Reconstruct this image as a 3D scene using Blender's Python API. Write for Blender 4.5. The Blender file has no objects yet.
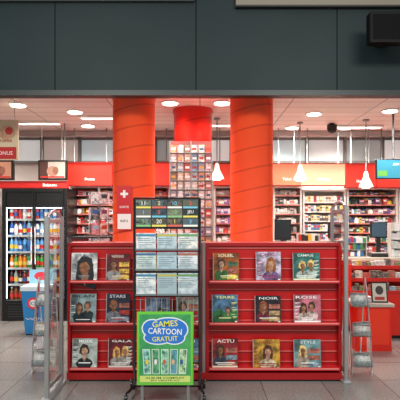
import bpy, math, random
from mathutils import Vector, Matrix
random.seed(11)
F=480.0; EYE=1.6; HOR=220.0
def mx(px,d): return (px-200.0)*d/F
def mz(py,d): return EYE-(py-HOR)*d/F
def lin(h):
    h=h.lstrip('#'); o=[]
    for i in (0,2,4):
        c=int(h[i:i+2],16)/255.0
        o.append(c/12.92 if c<=0.04045 else ((c+0.055)/1.055)**2.4)
    return (o[0],o[1],o[2],1.0)
MC={}
def M(hexc,rough=0.5,metal=0.0,emis=0.0,var=0.0,scale=4.0,name=None,spec=0.5,trans=0.0,coat=0.0):
    key=(hexc,rough,metal,emis,var,scale,trans,coat,spec)
    if key in MC: return MC[key]
    m=bpy.data.materials.new(name or 'paint_'+hexc.strip('#')); m.use_nodes=True
    nt=m.node_tree; b=nt.nodes['Principled BSDF']
    c=lin(hexc)
    b.inputs['Base Color'].default_value=c
    b.inputs['Roughness'].default_value=rough
    b.inputs['Metallic'].default_value=metal
    b.inputs['Transmission Weight'].default_value=trans
    b.inputs['Coat Weight'].default_value=coat
    b.inputs['Specular IOR Level'].default_value=spec
    if emis>0:
        b.inputs['Emission Color'].default_value=c
        b.inputs['Emission Strength'].default_value=emis
    if var>0:
        n=nt.nodes.new('ShaderNodeTexNoise'); n.inputs['Scale'].default_value=scale; n.inputs['Detail'].default_value=4
        tc=nt.nodes.new('ShaderNodeTexCoord'); nt.links.new(tc.outputs['Object'],n.inputs['Vector'])
        r=nt.nodes.new('ShaderNodeValToRGB')
        r.color_ramp.elements[0].position=0.3; r.color_ramp.elements[1].position=0.7
        r.color_ramp.elements[0].color=(c[0]*(1-var),c[1]*(1-var),c[2]*(1-var),1)
        r.color_ramp.elements[1].color=(min(1,c[0]*(1+var)),min(1,c[1]*(1+var)),min(1,c[2]*(1+var)),1)
        nt.links.new(n.outputs['Fac'],r.inputs['Fac']); nt.links.new(r.outputs['Color'],b.inputs['Base Color'])
    MC[key]=m; return m
def MIX(c1,c2,scale=14,rough=0.3):
    key=('mix',c1,c2,scale,rough)
    if key in MC: return MC[key]
    m=bpy.data.materials.new('printed_'+c1.strip('#')+'_'+c2.strip('#')); m.use_nodes=True
    nt=m.node_tree; b=nt.nodes['Principled BSDF']; b.inputs['Roughness'].default_value=rough
    n=nt.nodes.new('ShaderNodeTexNoise'); n.inputs['Scale'].default_value=scale; n.inputs['Detail'].default_value=3; n.inputs['Distortion'].default_value=0.6
    tc=nt.nodes.new('ShaderNodeTexCoord'); nt.links.new(tc.outputs['Object'],n.inputs['Vector'])
    r=nt.nodes.new('ShaderNodeValToRGB'); r.color_ramp.elements[0].position=0.38; r.color_ramp.elements[1].position=0.66
    r.color_ramp.elements[0].color=lin(c1); r.color_ramp.elements[1].color=lin(c2)
    nt.links.new(n.outputs['Fac'],r.inputs['Fac']); nt.links.new(r.outputs['Color'],b.inputs['Base Color'])
    MC[key]=m; return m
def dk(c,f):
    c=c.strip('#'); return '#'+''.join('%02x'%max(0,min(255,int(int(c[i:i+2],16)*f))) for i in (0,2,4))

class B:
    def __init__(s): s.v=[];s.f=[];s.m=[];s.sm=[];s.mats=[];s.T=None
    def mi(s,mat):
        if mat not in s.mats: s.mats.append(mat)
        return s.mats.index(mat)
    def add(s,vs,fs,mat,smooth=False):
        o=len(s.v)
        if s.T is not None: vs=[tuple(s.T@Vector(p)) for p in vs]
        s.v+=list(vs); i=s.mi(mat)
        for f in fs: s.f.append([o+a for a in f]); s.m.append(i); s.sm.append(smooth)
    def box(s,x0,x1,y0,y1,z0,z1,mat):
        vs=[(x,y,z) for z in (z0,z1) for y in (y0,y1) for x in (x0,x1)]
        s.add(vs,[(0,2,3,1),(4,5,7,6),(0,1,5,4),(2,6,7,3),(0,4,6,2),(1,3,7,5)],mat)
    def bbox(s,x0,x1,y0,y1,z0,z1,mat,b=0.01):
        p=[(x0+b,y0),(x1-b,y0),(x1,y0+b),(x1,y1-b),(x1-b,y1),(x0+b,y1),(x0,y1-b),(x0,y0+b)]
        cx=(x0+x1)/2; cy=(y0+y1)/2
        q=[(a+(b if a<cx else -b),c+(b if c<cy else -b)) for a,c in p]
        vs=[(a,c,z0) for a,c in p]+[(a,c,z1-b) for a,c in p]+[(a,c,z1) for a,c in q]
        fs=[tuple(range(7,-1,-1)),tuple(range(16,24))]
        for k in (0,8):
            for i in range(8): j=(i+1)%8; fs.append((k+i,k+j,k+8+j,k+8+i))
        s.add(vs,fs,mat)
    def quad(s,pts,mat): s.add(pts,[tuple(range(len(pts)))],mat)
    def ell(s,cx,y,cz,rx,rz,mat,n=18):
        s.quad([(cx+rx*math.cos(2*math.pi*i/n),y,cz+rz*math.sin(2*math.pi*i/n)) for i in range(n)],mat)
    def lathe(s,cx,cy,prof,mat,n=16,smooth=True):
        vs=[];fs=[]
        for r,z in prof:
            for i in range(n):
                a=2*math.pi*i/n; vs.append((cx+r*math.cos(a),cy+r*math.sin(a),z))
        for k in range(len(prof)-1):
            for i in range(n):
                j=(i+1)%n; fs.append((k*n+i,k*n+j,(k+1)*n+j,(k+1)*n+i))
        s.add(vs,fs,mat,smooth)
        s.add(vs[:n],[tuple(range(n-1,-1,-1))],mat); s.add(vs[-n:],[tuple(range(n))],mat)
    def tube(s,pts,r,mat,n=8):
        pts=[Vector(p) for p in pts]; vs=[];fs=[]
        for k,p in enumerate(pts):
            if k==0: t=pts[1]-p
            elif k==len(pts)-1: t=p-pts[k-1]
            else: t=(pts[k+1]-p).normalized()+(p-pts[k-1]).normalized()
            t.normalize()
            up=Vector((0,0,1)) if abs(t.z)<0.9 else Vector((0,1,0))
            u=t.cross(up).normalized(); w=t.cross(u).normalized()
            for i in range(n):
                a=2*math.pi*i/n; vs.append(tuple(p+u*r*math.cos(a)+w*r*math.sin(a)))
        for k in range(len(pts)-1):
            for i in range(n):
                j=(i+1)%n; fs.append((k*n+i,k*n+j,(k+1)*n+j,(k+1)*n+i))
        fs.append(tuple(range(n))); fs.append(tuple(range((len(pts)-1)*n,len(pts)*n)))
        s.add(vs,fs,mat,True)
    def text(s,t,cx,y,cz,h,mat,width=None,rot=0.0):
        cu=bpy.data.curves.new('tmp','FONT'); cu.body=t; cu.align_x='CENTER'; cu.align_y='CENTER'; cu.resolution_u=2; cu.offset=0.01
        ob=bpy.data.objects.new('tmp',cu); bpy.context.collection.objects.link(ob)
        dg=bpy.context.evaluated_depsgraph_get(); me=ob.evaluated_get(dg).to_mesh()
        vs=[v.co.copy() for v in me.vertices]; fs=[tuple(p.vertices) for p in me.polygons]
        if vs:
            x0=min(v.x for v in vs);x1=max(v.x for v in vs);y0=min(v.y for v in vs);y1=max(v.y for v in vs)
            sc=h/max(1e-5,(y1-y0)); sx=sc if width is None else width/max(1e-5,(x1-x0))
            mxx=(x0+x1)/2; myy=(y0+y1)/2
            out=[]
            for v in vs:
                a=(v.x-mxx)*sx; b=(v.y-myy)*sc
                out.append((cx+a*math.cos(rot)-b*math.sin(rot),y,cz+a*math.sin(rot)+b*math.cos(rot)))
            s.add(out,fs,mat)
        bpy.data.objects.remove(ob,do_unlink=True); bpy.data.curves.remove(cu)
    def done(s,name,loc=None,rot=None,parent=None):
        me=bpy.data.meshes.new(name)
        if loc is None:
            xs=[v[0] for v in s.v];ys=[v[1] for v in s.v];zs=[v[2] for v in s.v]
            c=Vector(((min(xs)+max(xs))/2,(min(ys)+max(ys))/2,min(zs)))
            vs=[tuple(Vector(v)-c) for v in s.v]
        else: c=Vector(loc); vs=s.v
        me.from_pydata(vs,[],s.f)
        for m in s.mats: me.materials.append(m)
        for p,i,sm in zip(me.polygons,s.m,s.sm): p.material_index=i; p.use_smooth=sm
        me.update()
        ob=bpy.data.objects.new(name,me); bpy.context.collection.objects.link(ob)
        ob.location=c
        if rot: ob.rotation_euler=rot
        if parent: 
            ob.parent=parent; ob.matrix_parent_inverse=Matrix.Translation(parent.location).inverted()
        return ob

RED2=M('#c81a18',0.4,var=0.05,name='red_panel')
DRED=M('#7c0c10',0.4)
SILV=M('#b8bcbc',0.3,0.8)
GREY=M('#8a8c8c',0.45,0.3)
BLACK=M('#0c0d0e',0.35)
DARK=M('#1c1e20',0.4)
WHITE=M('#ecebe6',0.5)
CEIL_Z=3.15; YB=8.7; YF=5.35

# ---------------- room shell
def floor_mat():
    m=bpy.data.materials.new('grey_floor_tiles'); m.use_nodes=True; nt=m.node_tree; b=nt.nodes['Principled BSDF']
    tc=nt.nodes.new('ShaderNodeTexCoord'); br=nt.nodes.new('ShaderNodeTexBrick')
    br.offset=0.0; br.inputs['Scale'].default_value=1.0
    br.inputs['Brick Width'].default_value=0.6; br.inputs['Row Height'].default_value=0.6
    br.inputs['Mortar Size'].default_value=0.005
    br.inputs['Color1'].default_value=lin('#7c7a77'); br.inputs['Color2'].default_value=lin('#868480'); br.inputs['Mortar'].default_value=lin('#555352')
    nt.links.new(tc.outputs['Object'],br.inputs['Vector'])
    n=nt.nodes.new('ShaderNodeTexNoise'); n.inputs['Scale'].default_value=45; n.inputs['Detail'].default_value=6
    nt.links.new(tc.outputs['Object'],n.inputs['Vector'])
    mixn=nt.nodes.new('ShaderNodeMix'); mixn.data_type='RGBA'; mixn.blend_type='OVERLAY'; mixn.inputs[0].default_value=0.5
    nt.links.new(br.outputs['Color'],mixn.inputs[6]); nt.links.new(n.outputs['Fac'],mixn.inputs[7])
    nt.links.new(mixn.outputs[2],b.inputs['Base Color'])
    b.inputs['Roughness'].default_value=0.24
    return m
b=B(); b.box(-8,8,-4,10,-0.1,0,floor_mat()); b.done('floor',loc=(0,0,0))
def ceil_mat():
    m=bpy.data.materials.new('ceiling_tiles'); m.use_nodes=True; nt=m.node_tree; bb=nt.nodes['Principled BSDF']
    tc=nt.nodes.new('ShaderNodeTexCoord'); br=nt.nodes.new('ShaderNodeTexBrick'); br.offset=0
    br.inputs['Scale'].default_value=1; br.inputs['Brick Width'].default_value=1.2; br.inputs['Row Height'].default_value=0.3
    br.inputs['Mortar Size'].default_value=0.01
    br.inputs['Color1'].default_value=lin('#eeebe6'); br.inputs['Color2'].default_value=lin('#e6e2dc'); br.inputs['Mortar'].default_value=lin('#b2aca6')
    nt.links.new(tc.outputs['Object'],br.inputs['Vector']); nt.links.new(br.outputs['Color'],bb.inputs['Base Color'])
    bb.inputs['Roughness'].default_value=0.7
    return m
b=B(); b.box(-5,5,YF+0.1,YB,CEIL_Z,CEIL_Z+0.1,ceil_mat()); b.done('ceiling',loc=(0,0,0))
WALL=M('#d0cbc6',0.7,var=0.04,name='back_wall_paint')
b=B(); b.box(-5,5,YB,YB+0.1,0,CEIL_Z+0.1,WALL); b.done('wall_back')
b=B(); b.box(-5.1,-5,YF+0.1,YB+0.1,0,CEIL_Z+0.1,RED2); b.done('wall_left')
b=B(); b.box(5,5.1,YF+0.1,YB+0.1,0,CEIL_Z+0.1,RED2); b.done('wall_right')
# fascia (bulkhead above the shop opening)
TEAL=M('#1b2a2c',0.55,0.0,var=0.15,scale=1.2,name='fascia_teal_panel',spec=0.25)
TEALD=M('#050809',0.7,spec=0.1)
b=B()
zb=mz(93,YF)
b.box(-8,8,YF+0.02,YF+0.1,zb,5.6,TEALD)
seams=[-8,-5.4,mx(-90,YF),mx(55,YF),mx(196,YF),mx(337,YF),mx(480,YF),5.4,8]
for a,c in zip(seams[:-1],seams[1:]):
    b.box(a+0.005,c-0.005,YF,YF+0.02,zb+0.03,5.6,TEAL)
b.done('wall_front')
b=B(); b.box(-8,8,YF-0.02,YF+0.12,zb-0.03,zb+0.028,M('#2c3534',0.45,0.2)); b.done('trim_1')
yt=YF-0.06
b=B(); b.box(mx(236,yt),8,yt,YF-0.001,mz(5,yt),mz(5,yt)+0.12,M('#7f7868',0.5)); 
b.box(mx(236,yt),8,yt-0.01,YF-0.001,mz(5,yt)-0.02,mz(5,yt)-0.001,M('#202220',0.5)); b.done('trim_2')
b=B(); b.box(-8,mx(194,yt),yt,YF-0.001,mz(0.5,yt),mz(0.5,yt)+0.1,M('#3a4444',0.6)); b.done('trim_3')
# clerestory glazing strip on back wall
b=B(); z0=mz(164,YB); z1=mz(138,YB)
b.box(-4.9,4.9,YB-0.05,YB-0.002,z0,z1,M('#7a8080',0.5))
x=-4.85;k=0
while x<4.4:
    w=0.62
    col=['#b9c6c8','#8b9a9a','#d4e0e0','#b4aea8','#a4bec4'][k%5]
    b.box(x,x+w,YB-0.06,YB-0.05,z0+0.05,z1-0.05,M(col,0.25,emis=0.4))
    b.box(x+w,x+w+0.06,YB-0.09,YB-0.05,z0,z1,M('#6a6c6c',0.4,0.4))
    x+=w+0.06;k+=1
b.done('window_1')
b=B(); b.box(-4.95,4.95,8.3,8.4,CEIL_Z-0.1,CEIL_Z-0.005,M('#9f9c9a',0.5)); b.done('trim_4')

# ---------------- columns
def col_mat(c1,c2,nm):
    m=bpy.data.materials.new(nm); m.use_nodes=True; nt=m.node_tree; bb=nt.nodes['Principled BSDF']
    tc=nt.nodes.new('ShaderNodeTexCoord'); mp=nt.nodes.new('ShaderNodeMapping'); mp.inputs['Rotation'].default_value=(0,math.radians(12),0)
    w=nt.nodes.new('ShaderNodeTexWave'); w.bands_direction='Z'; w.inputs['Scale'].default_value=1.3; w.inputs['Distortion'].default_value=0.0
    nt.links.new(tc.outputs['Object'],mp.inputs['Vector']); nt.links.new(mp.outputs['Vector'],w.inputs['Vector'])
    r=nt.nodes.new('ShaderNodeValToRGB'); r.color_ramp.elements[0].position=0.0; r.color_ramp.elements[0].color=lin(c2)
    r.color_ramp.elements[1].position=0.025; r.color_ramp.elements[1].color=lin(c1)
    nt.links.new(w.outputs['Fac'],r.inputs['Fac']); nt.links.new(r.outputs['Color'],bb.inputs['Base Color'])
    bb.inputs['Roughness'].default_value=0.34
    return m
CM=col_mat('#f05226','#cc3e1c','orange_column_wrap')
def column(px,d,r,mat,name='column'):
    b=B(); x=mx(px,d)
    b.lathe(x,d,[(r+0.02,0),(r+0.02,0.12),(r,0.13),(r,CEIL_Z-0.06),(r+0.015,CEIL_Z-0.05),(r+0.015,CEIL_Z-0.001)],mat,48)
    return b.done(name)
column(134,6.0,0.262,CM); column(251.5,6.0,0.266,CM)
column(193,6.78,0.27,col_mat('#ae160c','#7c1007','red_column_wrap'))

d=6.0-0.275
b=B(); x0=mx(117,d);x1=mx(132,d)
yy=d-0.02
b.box(x0,x1,yy,yy+0.012,mz(230,d),mz(186,d),M('#c31a22',0.4))
cx=(x0+x1)/2; zc=mz(194,d)
b.box(cx-0.045,cx+0.045,yy-0.002,yy,zc-0.014,zc+0.014,WHITE); b.box(cx-0.014,cx+0.014,yy-0.003,yy-0.0005,zc-0.045,zc+0.045,WHITE)
b.box(x0+0.01,x1-0.01,yy-0.002,yy,mz(229,d),mz(214,d),WHITE)
b.text('INFO',cx,yy-0.003,mz(221,d),0.03,M('#333333'))
b.text('SORTIE',cx,yy-0.003,mz(207,d),0.025,WHITE)
b.box(x0,x0+0.02,yy+0.012,yy+0.03,mz(210,d),mz(206,d),GREY)
b.done('notice_sign')

# ---------------- magazines
SK=['#c89878','#b07c5c','#d4a88c','#a06a4a']
def cover(b,w,h,bg,acc,hair,cloth,title,tcol,kind=0,y=-0.004):
    b.box(-w/2,w/2,y,y+0.008,0,h,MIX(dk(bg,1.0),dk(bg,0.5),random.choice((7,10,14))))
    b.box(-w/2,-w/2+0.004,y-0.0003,y+0.0083,0,h,M('#b8b8b8',0.4))
    Y=y-0.0006
    sc=random.choice(SK); sk=MIX(sc,dk(sc,0.6),26); hm=MIX(hair,dk(hair,1.8),30); cm=MIX(cloth,dk(cloth,0.5),24)
    def person(cx,s,zf,lean=0.0,arms=True):
        ph=random.random()*6; n=18
        b.quad([(cx+0.04*s*math.cos(2*math.pi*i/n)*(1+.09*math.sin(3*i+ph)),Y,zf+0.004*s+0.05*s*math.sin(2*math.pi*i/n)*(1+.1*math.cos(2*i+ph))) for i in range(n)],hm)
        lnh=random.choice((0.03,0.07,0.09))*s
        b.quad([(cx-0.037*s,Y-.0002,zf+0.015*s),(cx-0.047*s,Y-.0002,zf-lnh*.6),(cx-0.04*s,Y-.0002,zf-lnh),(cx+0.038*s,Y-.0002,zf-lnh*0.95),(cx+0.045*s,Y-.0002,zf-lnh*.5),(cx+0.037*s,Y-.0002,zf+0.015*s)],hm)
        zt=zf-0.056*s
        lw=min(w/2-abs(cx)-0.003,0.075*s)
        b.quad([(cx-lw*.8,Y-.0004,0.004),(cx+lw*.8,Y-.0004,0.004),(cx+lw*.72,Y-.0004,max(.01,zt-0.12*s)),(cx+lw,Y-.0004,zt-0.06*s),(cx+lw*0.85,Y-.0004,zt-0.03*s),(cx+0.024*s,Y-.0004,zt-0.008*s),(cx-0.024*s,Y-.0004,zt-0.008*s),(cx-lw*0.85,Y-.0004,zt-0.03*s),(cx-lw,Y-.0004,zt-0.06*s),(cx-lw*.72,Y-.0004,max(.01,zt-0.12*s))],cm)
        b.quad([(cx-0.013*s,Y-.0006,zf-0.02*s),(cx-0.018*s,Y-.0006,zt-0.008*s),(cx,Y-.0006,zt-0.04*s),(cx+0.018*s,Y-.0006,zt-0.008*s),(cx+0.013*s,Y-.0006,zf-0.02*s)],sk)
        fx=cx+lean*s
        b.quad([(fx+0.027*s*math.cos(a)*(1-0.25*max(0,-math.sin(a))),Y-.0008,zf-0.008*s+0.037*s*math.sin(a)) for a in [2*math.pi*i/16 for i in range(16)]],sk)
        for q in (-1,1):
            b.ell(fx+q*0.011*s,Y-.001,zf-0.003*s,0.0045*s,0.0017*s,M('#4a3226',0.4),8)
        b.quad([(fx-0.003*s,Y-.001,zf-0.017*s),(fx+0.003*s,Y-.001,zf-0.017*s),(fx,Y-.001,zf-0.004*s)],M(dk(sc,0.72),0.4))
        b.ell(fx,Y-.001,zf-0.026*s,0.008*s,0.0025*s,M('#984a42',0.4),8)
        b.quad([(fx-0.030*s,Y-.0012,zf-0.010*s),(fx-0.024*s,Y-.0012,zf+0.014*s),(fx+0.008*s,Y-.0012,zf+0.022*s),(fx+0.028*s,Y-.0012,zf-0.004*s),(fx+0.03*s,Y-.0012,zf+0.028*s),(fx,Y-.0012,zf+0.044*s),(fx-0.03*s,Y-.0012,zf+0.028*s)],hm)
    a=M(acc,0.3); t2=M(tcol,0.3)
    if kind==0: person(random.uniform(-0.02,0.03),1.15,h*0.6,0.003)
    elif kind==1:
        person(-0.04,0.85,h*0.55,0.004); person(0.045,0.8,h*0.6,-0.004)
    elif kind==2: person(0.01,2.0,h*0.52,-0.003)
    elif kind==3:  # collage cover: one figure and picture blocks
        person(-0.045,0.95,h*0.62,0.003)
        for i,(u,v) in enumerate(((0.01,0.52),(0.01,0.28),(0.01,0.06))):
            c=random.choice([acc,cloth,'#8aa0b0','#c0a070','#506a50','#b06a5a'])
            b.box(u,w/2-0.01,Y-.0016,Y-.0010,h*v,h*v+0.045,MIX(dk(c,1.1),dk(c,0.5),30))
    elif kind==4:  # landscape with rolling hills and sun
        b.quad([(-w/2+.005,Y-.0003,0.005)]+[(w/2-.005,Y-.0003,0.005)]+[(w/2-.005-(w-.01)*i/10,Y-.0003,h*0.42+0.02*math.sin(i*1.1)) for i in range(11)],MIX(cloth,dk(cloth,0.5),20))
        b.quad([(-w/2+.005,Y-.0005,0.005)]+[(w/2-.005,Y-.0005,0.005)]+[(w/2-.005-(w-.01)*i/10,Y-.0005,h*0.22+0.02*math.sin(i*0.8+2)) for i in range(11)],MIX(acc,dk(acc,0.6),20))
        person(0.03,0.7,h*0.45)
    b.text(title,random.uniform(-0.01,0.01),Y-.002,h-0.026,random.uniform(0.022,0.032),t2,width=w*random.uniform(0.5,0.85))
    sd=random.choice((-1,1))
    if kind!=3:
        for i in range(5):
            ww=random.uniform(0.03,0.06); zz=h*0.7-i*0.034
            x0=-w/2+0.01 if sd<0 else w/2-0.01-ww
            b.box(x0,x0+ww,Y-.0022,Y-.0018,zz,zz+0.006,a if i%2 else t2)
            b.box(x0,x0+ww*0.7,Y-.0022,Y-.0018,zz-0.01,zz-0.006,t2)
    ww=random.uniform(0.4,0.8)*w
    b.box(-ww/2,ww/2,Y-.0022,Y-.0018,h*0.16,h*0.16+0.009,t2)
    b.box(-ww/2.6,ww/2.6,Y-.0022,Y-.0018,h*0.16-0.016,h*0.16-0.009,a)
    if random.random()<0.4: b.box(-w/2+0.006,w/2-0.006,Y-.002,Y-.0016,0.004,0.022,a)
    b.box(w/2-0.03,w/2-0.008,Y-.0026,Y-.0022,0.008,0.02,WHITE)
RD=4.80
def magazine(px0,px1,py1,py0,bg,acc,hair,cloth,title,tcol,kind=0):
    d=4.76; w=(px1-px0)*d/F; h=(py1-py0)*d/F
    b=B(); cover(b,w,h,bg,acc,hair,cloth,title,tcol,kind)
    return b.done('magazine',loc=(mx((px0+px1)/2,d),d-0.002,mz(py1,d)+0.0015),rot=(math.radians(-6),0,0))
rows=[281,323,368]
magazine(71,97,281,253,'#eceef0','#6a7078','#1a1a1c','#23262b','PORTRAIT','#8a9096',2)
magazine(106,130,281,254,'#8a2a32','#e8c050','#3a2018','#b8b8b8','WEEKEND',"#e8d8c8",3)
magazine(70,96,323,294,'#8fa8ac','#e8e8e8','#3a2a22','#23343a','BILAN','#1a2428',1)
magazine(106,130,323,294,'#26304a','#c04030','#5a3820','#8c90a0','STARS','#d8d8e0',3)
magazine(72,97,368,339,'#c0ccc6','#20343a','#2a1c16','#222a30','MODE','#ffffff',0)
magazine(108,133,368,339,'#7c1c28','#e8e0d8','#a87840','#c0bdb8','GALA','#f4f0ea',1)
magazine(138,162,281,254,'#d8c090','#204080','#60402a','#304060','PARIS','#b01820',0)
magazine(172,197,281,254,'#30508a','#f0d040','#2a1a10','#e8e0d0','TELE','#ffffff',0)
magazine(145,170,323,298,'#90a8c8','#ffffff','#3a2a20','#c0c8d0','HOME','#203060',4)
magazine(176,199,323,296,'#b0b8b0','#b02030','#3a2a20','#486070','CINE','#b02030',3)
magazine(176,200,368,339,'#5a7a98','#ffffff','#201814','#e0e0e0','AUTO','#ffffff',3)
magazine(213,239,281,253,'#b8642a','#e4d46a','#302018','#3e7a40','SOLEIL','#f6f0d0',3)
magazine(256,281,281,252,'#d4c8e0','#b04070','#6a3c22','#786090','CHIC','#8a2a60',0)
magazine(293,320,281,253,'#3d7f78','#e8f0d0','#a88050','#c8d8d0','CAMPUS','#e8f4ea',1)
magazine(212,238,323,295,'#5a8ab0','#2c6a3c','#402818','#3a8a4c','TERRE','#f4f0a0',4)
magazine(255,281,323,296,'#2a242e','#c0a040','#5a2e1c','#802838','NOIR','#e8e8e8',3)
magazine(294,321,323,295,'#d07888','#ffffff','#2a1a14','#e8d0c8','ROSE','#f8e8ec',1)
magazine(212,238,368,339,'#b02832','#f4e8d0','#2a1c16','#3a4a60','ACTU','#f8f4e8',3)
magazine(253,280,369,340,'#d8a640','#a02020','#3a2014','#e8d8b8','GOLD','#8a1c1c',0)
magazine(294,321,368,340,'#7daab0','#20343a','#a88050','#c8b8a8','STYLE','#e0f0f0',3)

# ---------------- magazine rack
RACK=M('#bc1216',0.36,var=0.06,name='rack_lacquer')
LEDGE=M('#d02a2e',0.3)
b=B(); z1=mz(243,RD); yb=RD+0.05
xa0=mx(68,RD); xb0=mx(341,RD)
b.box(xa0,xb0,yb,yb+0.3,0.09,z1-0.03,RACK)
b.box(xa0,xb0,RD+0.02,yb+0.32,z1-0.03,z1,M('#a31016',0.35))
b.box(xa0,xb0,RD-0.05,yb+0.3,0.02,0.085,M('#a50e14',0.4))
b.box(xa0+0.03,xb0-0.03,RD-0.03,yb+0.3,0.0,0.02,BLACK)
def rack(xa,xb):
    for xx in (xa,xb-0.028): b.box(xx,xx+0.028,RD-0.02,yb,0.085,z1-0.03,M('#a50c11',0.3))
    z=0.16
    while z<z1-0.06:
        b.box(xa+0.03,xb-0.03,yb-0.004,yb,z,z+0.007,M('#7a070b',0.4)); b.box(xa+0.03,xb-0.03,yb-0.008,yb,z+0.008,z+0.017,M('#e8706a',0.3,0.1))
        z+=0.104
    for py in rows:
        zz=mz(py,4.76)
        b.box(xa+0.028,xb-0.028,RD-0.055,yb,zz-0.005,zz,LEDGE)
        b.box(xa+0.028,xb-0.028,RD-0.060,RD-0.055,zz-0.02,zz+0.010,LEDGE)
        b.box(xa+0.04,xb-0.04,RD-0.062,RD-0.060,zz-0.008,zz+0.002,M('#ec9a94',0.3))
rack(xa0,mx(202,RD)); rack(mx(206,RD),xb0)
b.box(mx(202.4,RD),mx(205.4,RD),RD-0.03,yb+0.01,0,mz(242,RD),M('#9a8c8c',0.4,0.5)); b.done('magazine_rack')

# ---------------- rolling lottery stand
d=4.36
xa=mx(133,d); xb=mx(201,d); zt=mz(197,d); cx=(xa+xb)/2
b=B(); fr=M('#1a1b1c',0.35,0.4)
for x,o in ((xa+0.012,-0.05),(xb-0.012,0.04)):
    b.tube([(x,d,0.06),(x,d,zt-0.01)],0.012,fr)
    b.tube([(x+o,d-0.17,0.075),(x,d,0.095),(x+o,d+0.22,0.075)],0.012,fr)
    for yy in (d-0.16,d+0.21):
        b.T=Matrix.Translation((x+o,yy,0.036))@Matrix.Rotation(math.pi/2,4,'Y')
        b.lathe(0,0,[(0.036,-0.014),(0.036,0.014)],BLACK,16); b.T=None
        b.box(x+o-0.018,x+o+0.018,yy-0.01,yy+0.01,0.03,0.08,GREY)
for z in (zt-0.01,mz(228,d),mz(250,d),mz(272,d),mz(296,d),0.3,0.09):
    b.tube([(xa+0.012,d,z),(xb-0.012,d,z)],0.008,fr)
b.box(xa+0.02,xb-0.02,d-0.006,d+0.008,mz(229,d),zt-0.02,M('#2a3032',0.25))
nums=[['11','','10','2'],['1','','10','JEU'],['5','20','','3']]
cols=['#e8d86a','#d8685a','#f0f0e8','#78c0d8','#8cc080']
cwid=(xb-xa-0.05)/4
for r in range(3):
    for c in range(4):
        x0=xa+0.025+c*cwid; z1_=zt-0.028-r*0.083
        b.box(x0+0.003,x0+cwid-0.003,d-0.009,d-0.006,z1_-0.077,z1_,MIX(['#2c3a36','#5a6a70','#26343a','#6a6448'][(r+c)%4],['#7a8a80','#2a3038','#7a6a58','#405a68'][(r*2+c)%4],30))
        b.box(x0+0.006,x0+cwid-0.006,d-0.010,d-0.009,z1_-0.075,z1_-0.058,M(cols[(r*2+c)%5],0.3))
        t=nums[r][c] or str((r*3+c*2)%9)
        b.text(t,x0+cwid/2,d-0.011,z1_-0.028,0.036,M(cols[(r+c*3+2)%5],0.3))
pw=(xb-xa-0.05)/3
pc=['#e8eef0','#c4dae4','#f0eee4','#d2e2d8','#b4d0de','#e0e4e8','#eef2f2','#a8c0cc','#d4dfe4']
k=0
for z1p,z0p in ((233,250),(252,270),(273,295)):
    for c in range(3):
        x0=xa+0.025+c*pw; z1_=mz(z1p,d); z0=mz(z0p,d)
        b.box(x0+0.006,x0+pw-0.006,d-0.012,d-0.004,z0+0.005,z1_,MIX(pc[k],'#a3b8c0',18))
        b.box(x0+0.006,x0+pw-0.006,d-0.0135,d-0.012,z1_-0.03,z1_-0.01,M(['#4a88a8','#b8b45a','#6a9a68','#4a7298','#8aa0a8','#a86a5a'][k%6],0.35))
        for q in range(5):
            if z1_-0.046-q*0.019>z0+0.04: b.box(x0+0.02,x0+pw-0.02-random.uniform(0,0.06),d-0.0135,d-0.012,z1_-0.052-q*0.019,z1_-0.046-q*0.019,M('#7e9098',0.5))
        b.box(x0+0.002,x0+pw-0.002,d-0.03,d-0.026,z0-0.002,z0+0.014,M('#7f8c90',0.3,0.3))
        b.box(x0+0.002,x0+pw-0.002,d-0.03,d+0.0,z0-0.006,z0-0.002,fr)
        k+=1
for i in range(13):
    x=xa+0.02+i*(xb-xa-0.04)/12
    b.tube([(x,d,0.1),(x,d,mz(297,d))],0.0035,GREY,5)
b.done('lottery_ticket_stand')
# green poster board
d=4.15
b=B(); xa=mx(137,d);xb=mx(193,d);z0=mz(385,d);z1=mz(312,d); w=xb-xa; cx=(xa+xb)/2
b.box(xa,xb,d,d+0.02,z0,z1,M('#6ecc40',0.35))
b.box(xa+0.02,xb-0.02,d-0.001,d,z0+0.02,z1-0.02,MIX('#4fae62','#3a945c',8))
Y=d-0.0015
b.box(xa+0.024,xb-0.024,Y-.0003,Y,z0+0.024,z0+0.08,M('#d2e27a',0.4))
b.text('ALBUM COMPLET',cx,Y-.001,z0+0.062,0.016,M('#2c5a3c'),width=w*0.7)
b.text('EN VENTE ICI',cx,Y-.001,z0+0.04,0.013,M('#2c5a3c'),width=w*0.5)
for i,c in enumerate(['#a0dcd4','#68b47c','#a8e0c4','#68a8c0','#cceab4']):
    x0=cx-0.155+i*0.075; sh=0.02*(i-2)
    b.quad([(x0-0.028,Y-.0006,z0+0.095),(x0+0.035,Y-.0006,z0+0.095),(x0+0.035+sh*.3,Y-.0006,z0+0.31),(x0-0.028+sh*.3,Y-.0006,z0+0.31)],M('#e8f4e0',0.4))
    b.quad([(x0-0.023,Y-.0009,z0+0.1),(x0+0.03,Y-.0009,z0+0.1),(x0+0.03+sh*.3,Y-.0009,z0+0.305),(x0-0.023+sh*.3,Y-.0009,z0+0.305)],MIX(c,'#3a7a68',34))
    b.ell(x0,Y-.0012,z0+0.2,0.013,0.024,M(['#e0d040','#e8e8e8','#d06048','#e4b480','#3060a0'][i],0.4),12)
WC=M('#e4f0f4',0.4); BL=M('#2f78d0',0.4); YE=M('#f2ea4a',0.4)
blobs=((0,0.47,0.155,0.085),(-0.11,0.49,0.085,0.075),(0.11,0.48,0.085,0.08),(-0.06,0.41,0.12,0.055),(0.08,0.41,0.09,0.055),(0.03,0.53,0.13,0.05))
for i,(qx,qz,r1,r2) in enumerate(blobs):
    b.ell(cx+qx,Y-.0012-0.00005*i,z0+qz,r1+.008,r2+.008,WC,20)
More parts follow.
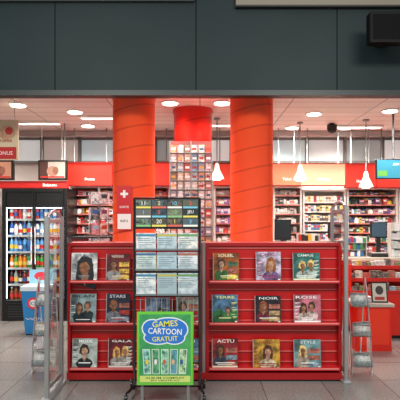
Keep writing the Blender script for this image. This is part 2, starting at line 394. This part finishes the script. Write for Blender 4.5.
for i,(qx,qz,r1,r2) in enumerate(blobs):
    b.ell(cx+qx,Y-.0018-0.00005*i,z0+qz,r1-.003,r2-.003,BL,20)
b.text('GAMES',cx,Y-.003,z0+0.53,0.052,YE,width=0.22,rot=0.06)
b.text('CARTOON',cx,Y-.003,z0+0.465,0.052,M('#fafaf0'),width=0.29,rot=-0.04)
b.text('GRATUIT',cx,Y-.003,z0+0.40,0.042,YE,width=0.22,rot=0.04)
for q in (-0.2,0.2):
    b.box(cx+q-0.012,cx+q+0.012,d+0.02,d+0.035,0.0,z1-0.05,GREY)
    b.tube([(cx+q,d+0.027,0.02),(cx+q,d+0.14,0.02)],0.01,GREY)
b.done('poster_board')

# ---------------- anti-theft gates
GLASS=M('#eef6f4',0.02,trans=1.0,name='clear_acrylic')
def gate(x,d0,d1,h):
    b=B()
    for dd in (d0,d1):
        b.bbox(x-0.02,x+0.02,dd-0.02,dd+0.02,0.03,h,SILV,0.006)
    b.bbox(x-0.045,x+0.045,d0-0.06,d1+0.06,0,0.03,M('#9a9d9d',0.4,0.5),0.01)
    b.box(x-0.005,x+0.005,d0+0.02,d1-0.02,0.12,h-0.06,GLASS)
    b.box(x-0.014,x+0.014,d0+0.02,d1-0.02,h-0.06,h-0.03,SILV)
    b.box(x-0.014,x+0.014,d0+0.02,d1-0.02,0.09,0.12,SILV)
    b.tube([(x,d0+0.02+i*(d1-d0-0.04)/12,h+0.0+0.05*math.sin(math.pi*i/12)) for i in range(13)],0.014,SILV)
    return b.done('antitheft_gate')
gate(mx(47,4.25),4.25,4.68,mz(216,4.25))
gate(mx(344.5,4.72)+0.014,4.72,5.2,mz(206,4.72))

# ---------------- acrylic leaflet stands either side
ACR=M('#dfe9ea',0.04,trans=0.95,name='acrylic_sheet')
def acrylic_stand(x0,x1,d0,top=0.98):
    b=B(); g=M('#a8aeb0',0.3,0.7)
    def yprof(z): return d0+0.2*(z/top)**1.6
    for x in (x0,x1):
        pts=[(x,yprof(z),z) for z in [top*i/10 for i in range(11)]]
        b.tube(pts,0.007,g,6)
        b.tube([(x,d0+0.38,0.0),(x,yprof(top)+.01,top)],0.007,g,6)
        n=10; vs=[]
        for i in range(n+1):
            z=top*i/n; vs+= [(x-0.002,yprof(z),z),(x-0.002,yprof(z)+0.14*(1-0.5*i/n),z)]
        m0=len(vs); vs+=[(a+0.004,bq,c) for a,bq,c in vs]
        fs=[(2*i,2*i+1,2*i+3,2*i+2) for i in range(n)]+[(m0+2*i,m0+2*i+2,m0+2*i+3,m0+2*i+1) for i in range(n)]
        fs+=[(2*i,2*i+2,m0+2*i+2,m0+2*i) for i in range(n)]+[(2*i+1,m0+2*i+1,m0+2*i+3,2*i+3) for i in range(n)]
        fs+=[(0,m0,m0+1,1),(2*n,2*n+1,m0+2*n+1,m0+2*n)]
        b.add(vs,fs,ACR)
    for i,z in enumerate((0.1,0.4,0.7)):
        yo=yprof(z)
        b.box(x0+0.004,x1-0.004,yo-0.05,yo+0.12,z-0.005,z,ACR)
        b.box(x0+0.004,x1-0.004,yo-0.054,yo-0.05,z-0.005,z+0.06,ACR)
        for s in range(2 if i<2 else 1):
            n=8; off=s*0.03; vs=[]; slip=random.uniform(-0.015,0.015); hh=random.uniform(0.17,0.22)
            for k in range(n+1):
                t=k/n; y_=yo-0.035+off+0.08*t*t; z_=z+0.003+hh*t
                if t>0.6: y_-=(t-0.6)*0.2; z_-=(t-0.6)*0.16
                vs.append((x0+0.02+slip*t,y_+0.01*t,z_)); vs.append((x1-0.02+slip*t,y_-0.015*t,z_+0.02*t*(s%2)))
            m0=len(vs)
            vs+= [(a,bq+0.008,c) for a,bq,c in vs]
            fs=[(2*k,2*k+1,2*k+3,2*k+2) for k in range(n)]+[(m0+2*k,m0+2*k+2,m0+2*k+3,m0+2*k+1) for k in range(n)]
            fs+=[(2*k,2*k+2,m0+2*k+2,m0+2*k) for k in range(n)]+[(2*k+1,m0+2*k+1,m0+2*k+3,2*k+3) for k in range(n)]
            fs.append((2*n,2*n+1,m0+2*n+1,m0+2*n))
            b.add(vs,fs,MIX(['#e0e0dc','#cdd0d0'][s],['#9ea4a8','#b0a29a'][(s+i)%2],30,0.6),True)
    return b.done('acrylic_newspaper_stand')
acrylic_stand(mx(352,4.95),mx(372,4.95),4.95)
acrylic_stand(mx(32,4.98),mx(48,4.98),4.98)

# ---------------- drinks cooler
d=7.6
b=B(); xa=mx(2,d);xb=mx(67,d);ztop=mz(188.5,d); dep=0.75
b.box(xa,xa+0.05,d,d+dep,0,ztop,BLACK); b.box(xb-0.05,xb,d,d+dep,0,ztop,BLACK)
b.box(xa+0.05,xb-0.05,d+dep-0.04,d+dep,0,ztop,M('#1c2226',0.5))
b.box(xa+0.05,xb-0.05,d,d+dep-0.04,0,0.28,BLACK); b.box(xa+0.05,xb-0.05,d,d+dep-0.04,ztop-0.3,ztop,BLACK)
for i in range(5): b.box(xa+0.1,xb-0.1,d-0.006,d,0.06+i*0.04,0.075+i*0.04,M('#2e3133',0.4))
shelfz=[0.30,0.56,0.82,1.08,1.34,1.60]
for z in shelfz: 
    b.box(xa+0.05,xb-0.05,d+0.08,d+dep-0.05,z,z+0.015,M('#3a3e40',0.4)); b.box(xa+0.05,xb-0.05,d+0.07,d+0.08,z-0.012,z+0.022,M('#a8b0b0',0.4))
xm=(xa+xb)/2
for (p,q) in ((xa+0.05,xm-0.004),(xm+0.004,xb-0.05)):
    b.box(p,p+0.02,d-0.03,d-0.002,0.29,ztop-0.01,BLACK); b.box(q-0.02,q,d-0.03,d-0.002,0.29,ztop-0.01,BLACK)
    b.box(p+0.02,q-0.02,d-0.03,d-0.002,0.29,0.33,BLACK); b.box(p+0.02,q-0.02,d-0.03,d-0.002,ztop-0.05,ztop-0.01,BLACK)
b.tube([(xm-0.03,d-0.06,0.9),(xm-0.03,d-0.06,1.5)],0.01,SILV); b.tube([(xm+0.03,d-0.06,0.9),(xm+0.03,d-0.06,1.5)],0.01,SILV)
b.box(xa+0.055,xa+0.07,d+0.01,d+0.03,0.35,ztop-0.32,M('#e8f2ff',0.5,emis=4.0)); b.box(xb-0.07,xb-0.055,d+0.01,d+0.03,0.35,ztop-0.32,M('#e8f2ff',0.5,emis=4.0))
b.box(xa+0.06,xb-0.06,d+0.02,d+0.05,ztop-0.312,ztop-0.301,M('#e8f2ff',0.5,emis=4.0))
cooler=b.done('drinks_cooler')
b=B()
pal=[['#c8a040','#4a7a38','#7a4a2c'],['#3a2420','#902018','#90a0a0'],['#e07a20','#d8c030','#3a9a48'],['#2a70c0','#58a0d8','#d0e0ea'],['#2858a8','#88b8d8','#e0e4e8'],['#c8d0d0','#5880b0','#b84040']]
for i,z in enumerate(shelfz):
    x=xa+0.11
    while x<xb-0.1:
        for ry in (0.12,0.23):
            c=M(random.choice(pal[i]),0.2); r=0.032; h=random.choice((0.2,0.22,0.235))
            zz=z+0.016
            b.lathe(x,d+ry,[(r*0.9,zz),(r,zz+0.01),(r,zz+h*0.6),(r*0.85,zz+h*0.7),(r*0.4,zz+h*0.86),(r*0.4,zz+h)],c,10)
            b.lathe(x,d+ry,[(r+0.001,zz+h*0.2),(r+0.001,zz+h*0.48)],M(random.choice(['#e0e0d8','#c83028','#d8b840','#3060a0']),0.4),10)
            b.lathe(x,d+ry,[(r*0.46,zz+h*0.93),(r*0.46,zz+h+0.006)],M(random.choice(['#b03028','#e0e0e0','#2050a0']),0.4),8)
        x+=0.069
b.done('drink_bottles',parent=cooler)

# ---------------- header signs around back
def hdr(px0,px1,py1,py0,col,em,txt=None,tc='#ffffff',nm='header_sign',y=8.05):
    b=B(); x0=mx(px0,y);x1=mx(px1,y)
    b.box(x0,x1,y,y+0.12,mz(py1,y),mz(py0,y),M(col,0.4,emis=em))  # emission puts the downlights' glow into the panel colour
    b.box(x0,x1,y-0.02,y+0.12,mz(py1,y)-0.015,mz(py1,y)-0.001,M('#8a1412',0.4))
    b.box(x0,x1,y-0.02,y+0.12,mz(py0,y)+0.001,mz(py0,y)+0.015,M('#8a1412',0.4))
    for xx in (x0+0.1,x1-0.1): b.tube([(xx,y+0.06,mz(py0,y)+0.015),(xx,y+0.06,CEIL_Z)],0.008,GREY,6)
    if txt: b.text(txt,(x0+x1)/2,y-0.004,mz(py1,y)+0.1,0.045,M(tc,0.4,emis=0.6))
    return b.done(nm)
hdr(-60,67,187.5,182,'#b8201c',0.25,None,y=7.62)
hdr(67.5,112,185,163,'#dc2a1c',0.5,'Presse')
hdr(113,172,185,163,'#d8281a',0.4,None)
hdr(214,272,185,164,'#d8402c',0.5,None)
hdr(273,301,185,164,'#ee7a58',0.6,'Tabac')
hdr(302,345,185,164,'#f6ae8c',0.65,'Cadeaux')  # paler peach paints in the spotlit stretch of the headers
hdr(346,376,187,164,'#c8281a',0.45,'Livres')
hdr(377,470,187,164,'#c4261a',0.4,'Librairie')
def picture_panel(px0,px1,py0,py1,d,c1,c2):
    b=B(); x0=mx(px0,d);x1=mx(px1,d);z0=mz(py1,d);z1=mz(py0,d)
    b.bbox(x0,x1,d,d+0.08,z0,z1,BLACK,0.006)
    b.box(x0+0.03,x1-0.03,d-0.003,d,z0+0.03,z1-0.03,M(c1,0.4,emis=0.4))
    b.box(x0+0.03,x0+0.16,d-0.0035,d-0.003,z0+0.03,z1-0.03,M('#4a2a24',0.4,emis=0.2))
    b.ell((x0+x1)/2,d-0.004,(z0+z1)/2-0.02,(x1-x0)*0.2,(z1-z0)*0.26,M(c2,0.4,emis=0.4))
    b.ell((x0+x1)/2+0.05,d-0.005,(z0+z1)/2-0.01,(x1-x0)*0.1,(z1-z0)*0.2,M('#8a5a48',0.4,emis=0.3))
    b.box(x0+0.04,x1-0.04,d-0.0055,d-0.0045,z0+0.035,z0+0.06,M('#b02018',0.4,emis=0.4))
    for xx in (x0+0.05,x1-0.05): b.tube([(xx,d+0.04,z1-0.01),(xx,d+0.04,CEIL_Z)],0.008,GREY,6)
    b.done('lightbox_display')
picture_panel(-14,13,160,180,7.62,'#b08068','#7a3a30')
picture_panel(38,67,160,180,7.62,'#b8b0a8','#a07868')
b=B(); b.text('Boissons',mx(50,7.6),7.594,mz(185,7.6),0.045,M('#ffffff',0.4,emis=0.6)); b.done('lettering')

d=6.2
b=B(); x0=mx(-14,d);x1=mx(18,d)
b.box(x0,x1,d,d+0.03,mz(160,d),mz(120,d),M('#cfc0a0',0.5))
b.box(x0+0.02,x1-0.02,d-0.002,d,mz(159,d),mz(147,d),M('#b81c1c',0.4))
b.ell(mx(7,d),d-0.003,mz(133,d),0.11,0.09,MIX('#c8a888','#a87858',12)); b.ell(mx(9,d),d-0.004,mz(131,d),0.05,0.05,M('#b82c24'))
b.text('BONUS',mx(4,d),d-0.003,mz(153,d),0.05,M('#f0e0d8')); b.text('promo',mx(5,d),d-0.005,mz(141.5,d),0.05,M('#a02020'))
for xx in (x0+0.05,x1-0.05): b.tube([(xx,d+0.015,mz(120,d)),(xx,d+0.015,CEIL_Z)],0.004,GREY,6)
b.done('hanging_promo_sign')

# ---------------- back shelving with goods
GP=['#e8e4dc','#d8dce0','#c82820','#2a58a0','#e0b838','#48803c','#e8e8e8','#b8482c','#30343a','#88b4c8','#d8a0a8','#f0ece4','#7a3a6a','#e4dccc']
def shelf_unit(x0,x1,y,zs,top,back,nm='wall_shelf',gp=GP,style='mix',dep=0.35):
    b=B()
    b.box(x0,x1,y+dep-0.02,y+dep,0,top,back)
    for x in (x0,x1-0.03): b.box(x,x+0.03,y,y+dep-0.02,0,top,M('#d8d4d0',0.4))
    for z in zs: 
        b.box(x0+0.03,x1-0.03,y,y+dep-0.02,z-0.012,z,M('#e4e0dc',0.4)); b.box(x0+0.03,x1-0.03,y-0.006,y,z-0.014,z+0.006,M('#dcd4d0' if style=='packs' else '#c8746c',0.3))
    b.box(x0+0.03,x1-0.03,y,y+dep-0.02,top-0.03,top,M('#e4e0dc',0.4))
    u=b.done(nm)
    g=B()
    zz=list(zs)+[top-0.03]
    for i,z in enumerate(zs):
        gap=zz[i+1]-z-0.03
        for row in ((0.11,0.0) if style=='mix' else (0.0,)):
            x=x0+0.04
            while x<x1-0.07:
                w=random.uniform(0.03,0.1) if style!='packs' else 0.05
                if x+w>x1-0.035: break
                if row==0.0 and style=='mix' and random.random()<0.12: x+=w; continue
                h=gap*(random.uniform(0.5,0.85) if row==0.0 else random.uniform(0.8,0.98)) if style!='packs' else min(0.11,gap*0.92)
                c=M(random.choice(gp),0.4)
                yy=y+0.02+row+random.uniform(0,0.02)
                if random.random()<0.15 and style=='mix':
                    r=w/2-0.003; g.lathe(x+w/2,yy+r,[(r,z+.001),(r,z+h*0.75),(r*0.5,z+h*0.85),(r*0.5,z+h)],c,10)
                else:
                    lean=random.uniform(-0.006,0.006) if style=='mix' else 0
                    g.box(x+0.002,x+w-0.002,yy+abs(lean),yy+0.08,z+.001,z+h,c)
                    g.box(x+0.008,x+w-0.008,yy+abs(lean)-0.002,yy+abs(lean),z+h*0.5,z+h*0.8,M(random.choice(gp),0.4))
                    g.box(x+0.008,x+w-0.012,yy+abs(lean)-0.002,yy+abs(lean),z+h*0.2,z+h*0.3,M('#6a6a70',0.4))
                x+=w
    g.done('goods',parent=u)
    return u
zl=[0.15,0.45,0.75,1.05,1.22,1.38,1.54,1.70,1.86,2.02]
W1=['#e8e4dc','#f0ece4','#d8dce0','#c82820','#30343a','#e8e8e8','#d8a0a8']
shelf_unit(mx(70,8.2),mx(118,8.2),8.2,zl,2.18,M('#c86058',0.5),gp=W1+['#2a58a0','#e0b838','#584038'])
shelf_unit(mx(119,8.2)+.01,mx(170,8.2),8.2,zl,2.18,M('#b82820',0.5),gp=W1+['#b8482c','#405070'])
shelf_unit(mx(214,8.2),mx(272,8.2),8.2,zl,2.18,M('#c8c4c0',0.5),gp=['#e8e4dc','#d8dce0','#8a6ab0','#e8e8f0','#c82820','#f0ece4'])
shelf_unit(mx(273,8.2)+.005,mx(302,8.2),8.2,zl,2.18,M('#e0d8d0',0.5),gp=['#e8e4dc','#f0ece4','#d8dce0','#c82820','#30343a','#a8a098'])
shelf_unit(mx(303,8.2),mx(346,8.2),8.2,[0.2,0.5,0.8,1.1,1.26,1.42,1.58,1.74,1.9],2.12,M('#e8e0d8',0.5),gp=['#f0ece4','#e8e8e8','#c82820','#d8d0c0','#5a78a0','#e0c878','#504848'],style='packs')
shelf_unit(mx(347,8.2),mx(398,8.2),8.2,zl,2.15,M('#8a4438',0.5),gp=GP+['#30343a','#584038'])
shelf_unit(mx(399,8.2),mx(470,8.2),8.2,zl,2.15,M('#b82820',0.5))
shelf_unit(mx(-70,8.2),mx(-3,8.2),8.2,zl,2.15,M('#b82820',0.5))

# ---------------- postcard rack in front of the rear column
d=6.36
b=B(); xa=mx(170,d);xb=mx(212,d);z1=mz(141,d); d2=d+0.12
b.box(xa,xb,d+0.02,d2,0.1,z1,M('#7a3a36',0.4)); b.box(xa-0.01,xb+0.01,d-0.01,d2,0,0.1,DRED)
nc=6;cw=(xb-xa)/nc; z=0.3
while z<z1-0.1:
    b.box(xa,xb,d-0.012,d+0.02,z-0.012,z-0.004,GREY)
    for c in range(nc):
        b.box(xa+c*cw+0.008,xa+(c+1)*cw-0.008,d+0.0,d+0.012,z,z+0.1,MIX(random.choice(['#e8e4dc','#8aa4c0','#c85848','#e8dcc0','#6a8a70','#d8a070','#f0f0ee','#b0c8d8','#e0e0e0']),random.choice(['#5a6a80','#b08070','#8a8a80','#a04038']),40))
        b.box(xa+c*cw+0.018,xa+(c+1)*cw-0.02,d-0.001,d,z+0.03,z+0.06,M(random.choice(['#e8e4dc','#405a88','#a83020','#d8b050','#f0f0f0']),0.35))
    z+=0.122
for c in range(0,nc+1,3): b.box(xa+c*cw-0.004,xa+c*cw+0.004,d-0.008,d+0.02,0.1,z1,SILV)
b.done('postcard_rack')

# ---------------- checkout counters (right)
CR=M('#d42414',0.3,var=0.04,name='counter_red')
d=6.9
b=B(); x0=mx(262,d); x1=4.6
b.box(x0,x1,d,d+0.6,0.08,1.02,CR); b.box(x0+0.05,x1,d+0.05,d+0.6,0,0.08,BLACK)
b.box(x0-0.03,x1,d-0.05,d+0.62,1.02,1.06,M('#cdbfb0',0.3))
for i in range(8):
    x=x0+0.45*i; b.box(x,x+0.006,d-0.003,d,0.08,1.02,DRED)
b.done('checkout_counter')
b=B()
b.bbox(mx(356,5.85),mx(392,5.85),5.85,6.28,0.0,mz(307,5.85),M('#e02412',0.35),0.008)
b.box(mx(354,5.85),mx(394,5.85),5.83,6.3,mz(307,5.85)+.001,mz(304,5.85),M('#b8aca0',0.3))
b.box(mx(359,5.85),mx(389,5.85),5.845,5.849,0.08,mz(309,5.85),M('#f03a1c',0.35))
b.done('display_plinth')
b=B(); x0=mx(350,6.45)
b.box(x0,4.4,6.45,6.83,0.05,0.62,CR); b.box(x0+0.03,4.4,6.5,6.83,0,0.05,BLACK)
for i,z in enumerate((0.62,0.78,0.94)):
    b.box(x0,4.4,6.45+i*0.1,6.84,z,z+0.012,M('#d8d0c8',0.4)); b.box(x0,4.4,6.44+i*0.1,6.45+i*0.1,z-0.02,z+0.03,M('#c02018',0.3))
    x=x0+0.02
    while x<4.3:
        w=random.uniform(0.05,0.11)
        b.box(x,x+w-0.006,6.47+i*0.1,6.54+i*0.1,z+0.013,z+random.uniform(0.07,0.13),MIX(random.choice(GP+['#e8c030','#f0f0f0','#20242a','#30343a']),'#988878',30)); x+=w
b.box(x0,x0+0.02,6.45,6.84,0.62,1.0,CR)
b.done('confectionery_shelf')
def monitor(px,py0,py1,w,d,scr,nm='cash_register',base=1.06):
    b=B(); x=mx(px,d); z0=mz(py1,d); z1=mz(py0,d)
    b.bbox(x-w/2,x+w/2,d,d+0.04,z0,z1,BLACK,0.006); b.box(x-w/2+0.015,x+w/2-0.015,d-0.002,d,z0+0.02,z1-0.015,M(scr,0.2,emis=0.3))
    b.box(x-0.03,x+0.03,d+0.015,d+0.035,base+0.06,z0,DARK); b.bbox(x-w/2,x+w/2,d-0.05,d+0.2,base+.001,base+0.06,DARK,0.01)
    for i in range(3):
        for j in range(5): b.box(x-w/2+0.02+j*w*0.17,x-w/2+0.015+(j+0.8)*w*0.17,d-0.045+i*0.014,d-0.035+i*0.014,base+0.06,base+0.067,WHITE)
    b.done(nm)
monitor(283,219,240,0.24,7.0,'#20282c'); monitor(379,222,238,0.24,7.0,'#3a5060'); monitor(335,222,238,0.2,7.02,'#282c30')
def boxrack(px0,px1,d,base,h,nm,gp,n=3):
    b=B(); x0=mx(px0,d);x1=mx(px1,d)
    b.box(x0,x1,d+0.12,d+0.13,base+.001,base+h,M('#c8c8c4',0.4)); 
    for x in (x0,x1-0.006): b.box(x,x+0.006,d,d+0.12,base+.001,base+h,M('#c8c8c4',0.4))
    for i in range(n):
        z=base+0.002+i*h/n; b.box(x0+.006,x1-.006,d,d+0.12,z,z+0.006,M('#b0b0ac',0.4))
        x=x0+0.012
        while x<x1-0.05:
            w=random.uniform(0.035,0.06); b.box(x,x+w-0.004,d+0.015,d+0.09,z+0.007,z+h/n*random.uniform(0.7,0.92),M(random.choice(gp),0.4)); x+=w
    b.done(nm)
boxrack(298,320,6.98,1.06,0.34,'candy_rack',['#e07020','#c83020','#e8b030','#e8e0d0','#3a2a20'])
boxrack(347,367,6.98,1.06,0.3,'gum_rack',['#e8e8e8','#3a70a8','#c83020','#48905a'])
boxrack(391,425,6.95,1.06,0.5,'leaflet_rack',['#e8e8e8','#d8d0c0','#c8dce0','#e8dccc'],4)
b=B(); d=5.95; z=mz(304,5.85)+.001
b.T=Matrix.Translation((mx(380,d),d,z))@Matrix.Rotation(math.radians(-10),4,'X')
b.box(-0.1,0.1,0,0.015,0,0.25,BLACK); b.box(-0.085,0.085,-0.002,0,0.015,0.235,M('#c8c4b8',0.4)); b.ell(0,-0.003,0.15,0.05,0.055,M('#3a3634')); b.box(-0.06,0.06,-0.004,-0.002,0.03,0.07,M('#a83028'))
b.T=None; b.done('framed_advert')
b=B(); 
b.T=Matrix.Translation((mx(363,5.95),5.95,z))
for i in range(7): b.box(-0.075+0.002*(i%3),0.075+0.002*(i%2),-0.08,0.12,0.001+i*0.012,0.011+i*0.012,M(['#e8e4dc','#b84070','#e8e8e8','#a8c0c8'][i%4],0.5))
b.T=None; b.done('leaflet_stack')

# ---------------- left: blue ice cream bin, low gondola, spinner
d=6.6
b=B(); xa=mx(20,d);xb=mx(46,d);cx=(xa+xb)/2
BLU=M('#2a86c8',0.35); LB=M('#8cc4e0',0.35)
def taper(b,cx,cy,w0,d0,z0,w1,d1,z1,mat):
    vs=[(cx-w0,cy-d0,z0),(cx+w0,cy-d0,z0),(cx+w0,cy+d0,z0),(cx-w0,cy+d0,z0),(cx-w1,cy-d1,z1),(cx+w1,cy-d1,z1),(cx+w1,cy+d1,z1),(cx-w1,cy+d1,z1)]
    b.add(vs,[(3,2,1,0),(4,5,6,7),(0,1,5,4),(1,2,6,5),(2,3,7,6),(3,0,4,7)],mat)
taper(b,cx,d+0.2,0.13,0.14,0.02,0.17,0.18,0.62,BLU); taper(b,cx,d+0.2,0.12,0.13,0,0.12,0.13,0.02,BLACK)
taper(b,cx,d+0.2,0.18,0.19,0.62,0.18,0.19,0.68,M('#c8dce4',0.4))
b.box(cx-0.17,cx+0.17,d+0.34,d+0.36,0.68,0.88,LB); b.ell(cx,d+0.338,0.79,0.1,0.06,M('#d03040')); 
b.ell(cx,d+0.02,0.45,0.09,0.08,M('#d83038')); b.ell(cx,d+0.018,0.45,0.06,0.05,WHITE)
b.text('ICE',cx,d+0.012,0.45,0.05,M('#2050a0')); b.text('COOL',cx,d+0.045,0.25,0.06,WHITE)
b.done('ice_cream_bin')
b=B(); x0=mx(72,6.9);x1=mx(112,6.9)
b.box(x0,x1,6.9,7.3,0.0,1.33,DRED); b.box(x0-0.01,x1+0.01,6.88,7.32,1.33,1.36,DARK)
for i in range(4):
    z=0.2+i*0.29; b.box(x0,x1,6.84,6.9,z,z+0.012,GREY)
    for j in range(4): b.box(x0+0.02+j*0.14,x0+0.14+j*0.14,6.86,6.875,z+0.013,z+0.22,M(random.choice(GP),0.4))
b.done('book_gondola')
b=B(); d=6.3; cx=mx(99,d)
b.lathe(cx,d,[(0.2,0),(0.2,0.02),(0.02,0.04),(0.015,0.05),(0.015,2.02)],SILV,20)
for i in range(9):
    z=0.2+i*0.2
    b.lathe(cx,d,[(0.12,z),(0.12,z+0.008)],GREY,12)
    for q in range(4):
        b.T=Matrix.Translation((cx,d,z))@Matrix.Rotation(q*math.pi/2+0.3,4,'Z')
        for hx in (-0.055,0.055):
            b.box(hx-0.05,hx+0.05,-0.125,-0.115,0.01,0.16,MIX(random.choice(W1),random.choice(['#a8a0a0','#b05048','#607890']),30)); b.box(hx-0.035,hx+0.035,-0.127,-0.125,0.08,0.13,M(random.choice(GP),0.4))
        b.T=None
b.done('card_spinner')

# ---------------- hanging lamps, TV, dome
def pendant(px,pyb,d):
    b=B(); x=mx(px,d); z=mz(pyb,d)
    b.tube([(x,d,z+0.2),(x,d,CEIL_Z-0.02)],0.008,GREY,6)
    b.lathe(x,d,[(0.11,z),(0.09,z+0.05),(0.045,z+0.14),(0.03,z+0.22),(0.02,z+0.24)],M('#efe4d4',0.4,emis=0.3),20)
    b.lathe(x,d,[(0.05,CEIL_Z-0.025),(0.05,CEIL_Z-0.001)],GREY,16)
    b.lathe(x,d,[(0.06,z-0.012),(0.06,z-0.002)],M('#fff0d8',0.4,emis=12),16)
    b.done('pendant_lamp')
pendant(300,180,7.6); pendant(366,187,7.4); pendant(217,179,7.3)
b=B(); d=6.9; x0=mx(376,d);x1=mx(412,d);z0=mz(179,d);z1=mz(159,d)
b.bbox(x0,x1,d,d+0.05,z0,z1,BLACK,0.006); b.box(x0+0.015,x1-0.015,d-0.002,d,z0+0.015,z1-0.015,M('#3f8fa8',0.2,emis=0.5))
b.box(x0+0.03,x0+0.16,d-0.003,d-0.002,z0+0.04,z0+0.12,M('#6ab050',0.2,emis=0.5)); b.text('JEUX',(x0+x1)/2+0.03,d-0.004,z1-0.08,0.04,M('#ffffff',0.2,emis=0.6))
b.tube([((x0+x1)/2,d+0.03,z1),((x0+x1)/2,d+0.03,CEIL_Z)],0.015,DARK); b.done('ceiling_television')
b=B(); d=7.7; b.lathe(mx(332,d),d,[(0.02,CEIL_Z-0.16),(0.06,CEIL_Z-0.14),(0.08,CEIL_Z-0.09),(0.08,CEIL_Z-0.03),(0.03,CEIL_Z-0.001)],BLACK,16); b.done('dome_camera')
b=B(); d=4.9; x0=mx(370,d); x1=mx(425,d); z0=mz(42,d); z1=mz(11,d)
b.bbox(x0,x1,d,d+0.12,z0,z1,M('#050607',0.6,spec=0.2),0.01); b.box(x0+0.03,x1-0.03,d-0.003,d,z0+0.03,z1-0.03,M('#0a0b0c',0.7,spec=0.1))
b.box(x0+0.2,x0+0.35,d+0.12,YF-0.002,(z0+z1)/2-0.05,(z0+z1)/2+0.05,DARK); b.done('departure_monitor')

# ---------------- ceiling downlights with lamps
def downlight(px,py,e=45,cz=CEIL_Z):
    d=(cz-EYE)*F/(HOR-py); x=mx(px,d)
    b=B(); 
    b.lathe(x,d,[(0.12,cz-0.02),(0.125,cz-0.001)],WHITE,24)
    b.lathe(x,d,[(0.095,cz-0.028),(0.095,cz-0.0205)],M('#fffaf0',0.4,emis=9),24)
    o=b.done('downlight')
    l=bpy.data.lights.new('lamp','SPOT'); l.energy=e*5; l.spot_size=math.radians(150); l.spot_blend=0.8; l.shadow_soft_size=0.12; l.color=(1,0.93,0.84)
    lo=bpy.data.objects.new('lamp',l); bpy.context.collection.objects.link(lo); lo.location=(x,d,cz-0.05); lo.parent=o; lo.matrix_parent_inverse=Matrix.Translation(o.location).inverted()
for px,py in ((170,102),(222,102),(75,111),(314,113),(18,104),(390,110),(88,125),(292,127),(-20,122),(420,124),(130,118),(345,127)):
    downlight(px,py,38)
def fluo(x,y):
    b=B(); b.box(x-0.4,x+0.4,y-0.07,y+0.07,CEIL_Z-0.03,CEIL_Z-0.001,WHITE); b.box(x-0.37,x+0.37,y-0.05,y+0.05,CEIL_Z-0.034,CEIL_Z-0.0305,M('#fffaf0',0.4,emis=2.2)); b.done('fluorescent_panel')
for x,y in ((-2.6,7.6),(0.55,7.75),(2.6,7.9),(-1.4,7.2),(3.5,7.1)): fluo(x,y)
def area(loc,rot,sx,sy,e,col=(1,1,1),name='rack_front_fill'):  # unseen fill lamps, added to brighten the rack from the front
    l=bpy.data.lights.new(name,'AREA'); l.shape='RECTANGLE'; l.size=sx; l.size_y=sy; l.energy=e; l.color=col
    o=bpy.data.objects.new(name,l); bpy.context.collection.objects.link(o); o.location=loc; o.rotation_euler=rot
    return o
area((-1.8,1.2,4.2),(math.radians(38),0,0),1.6,0.8,120,(1,0.97,0.92))
area((1.8,1.2,4.2),(math.radians(38),0,0),1.6,0.8,120,(1,0.97,0.92))

w=bpy.data.worlds.new('World'); bpy.context.scene.world=w; w.use_nodes=True
w.node_tree.nodes['Background'].inputs[0].default_value=(0.92,0.92,0.90,1); w.node_tree.nodes['Background'].inputs[1].default_value=0.6
cam=bpy.data.cameras.new('camera'); co=bpy.data.objects.new('camera',cam); bpy.context.collection.objects.link(co)
co.location=(0,0,EYE); co.rotation_euler=(math.pi/2,0,0); cam.sensor_width=36; cam.lens=36*F/400; cam.shift_y=0.05
bpy.context.scene.camera=co
bpy.context.scene.view_settings.view_transform='Standard'
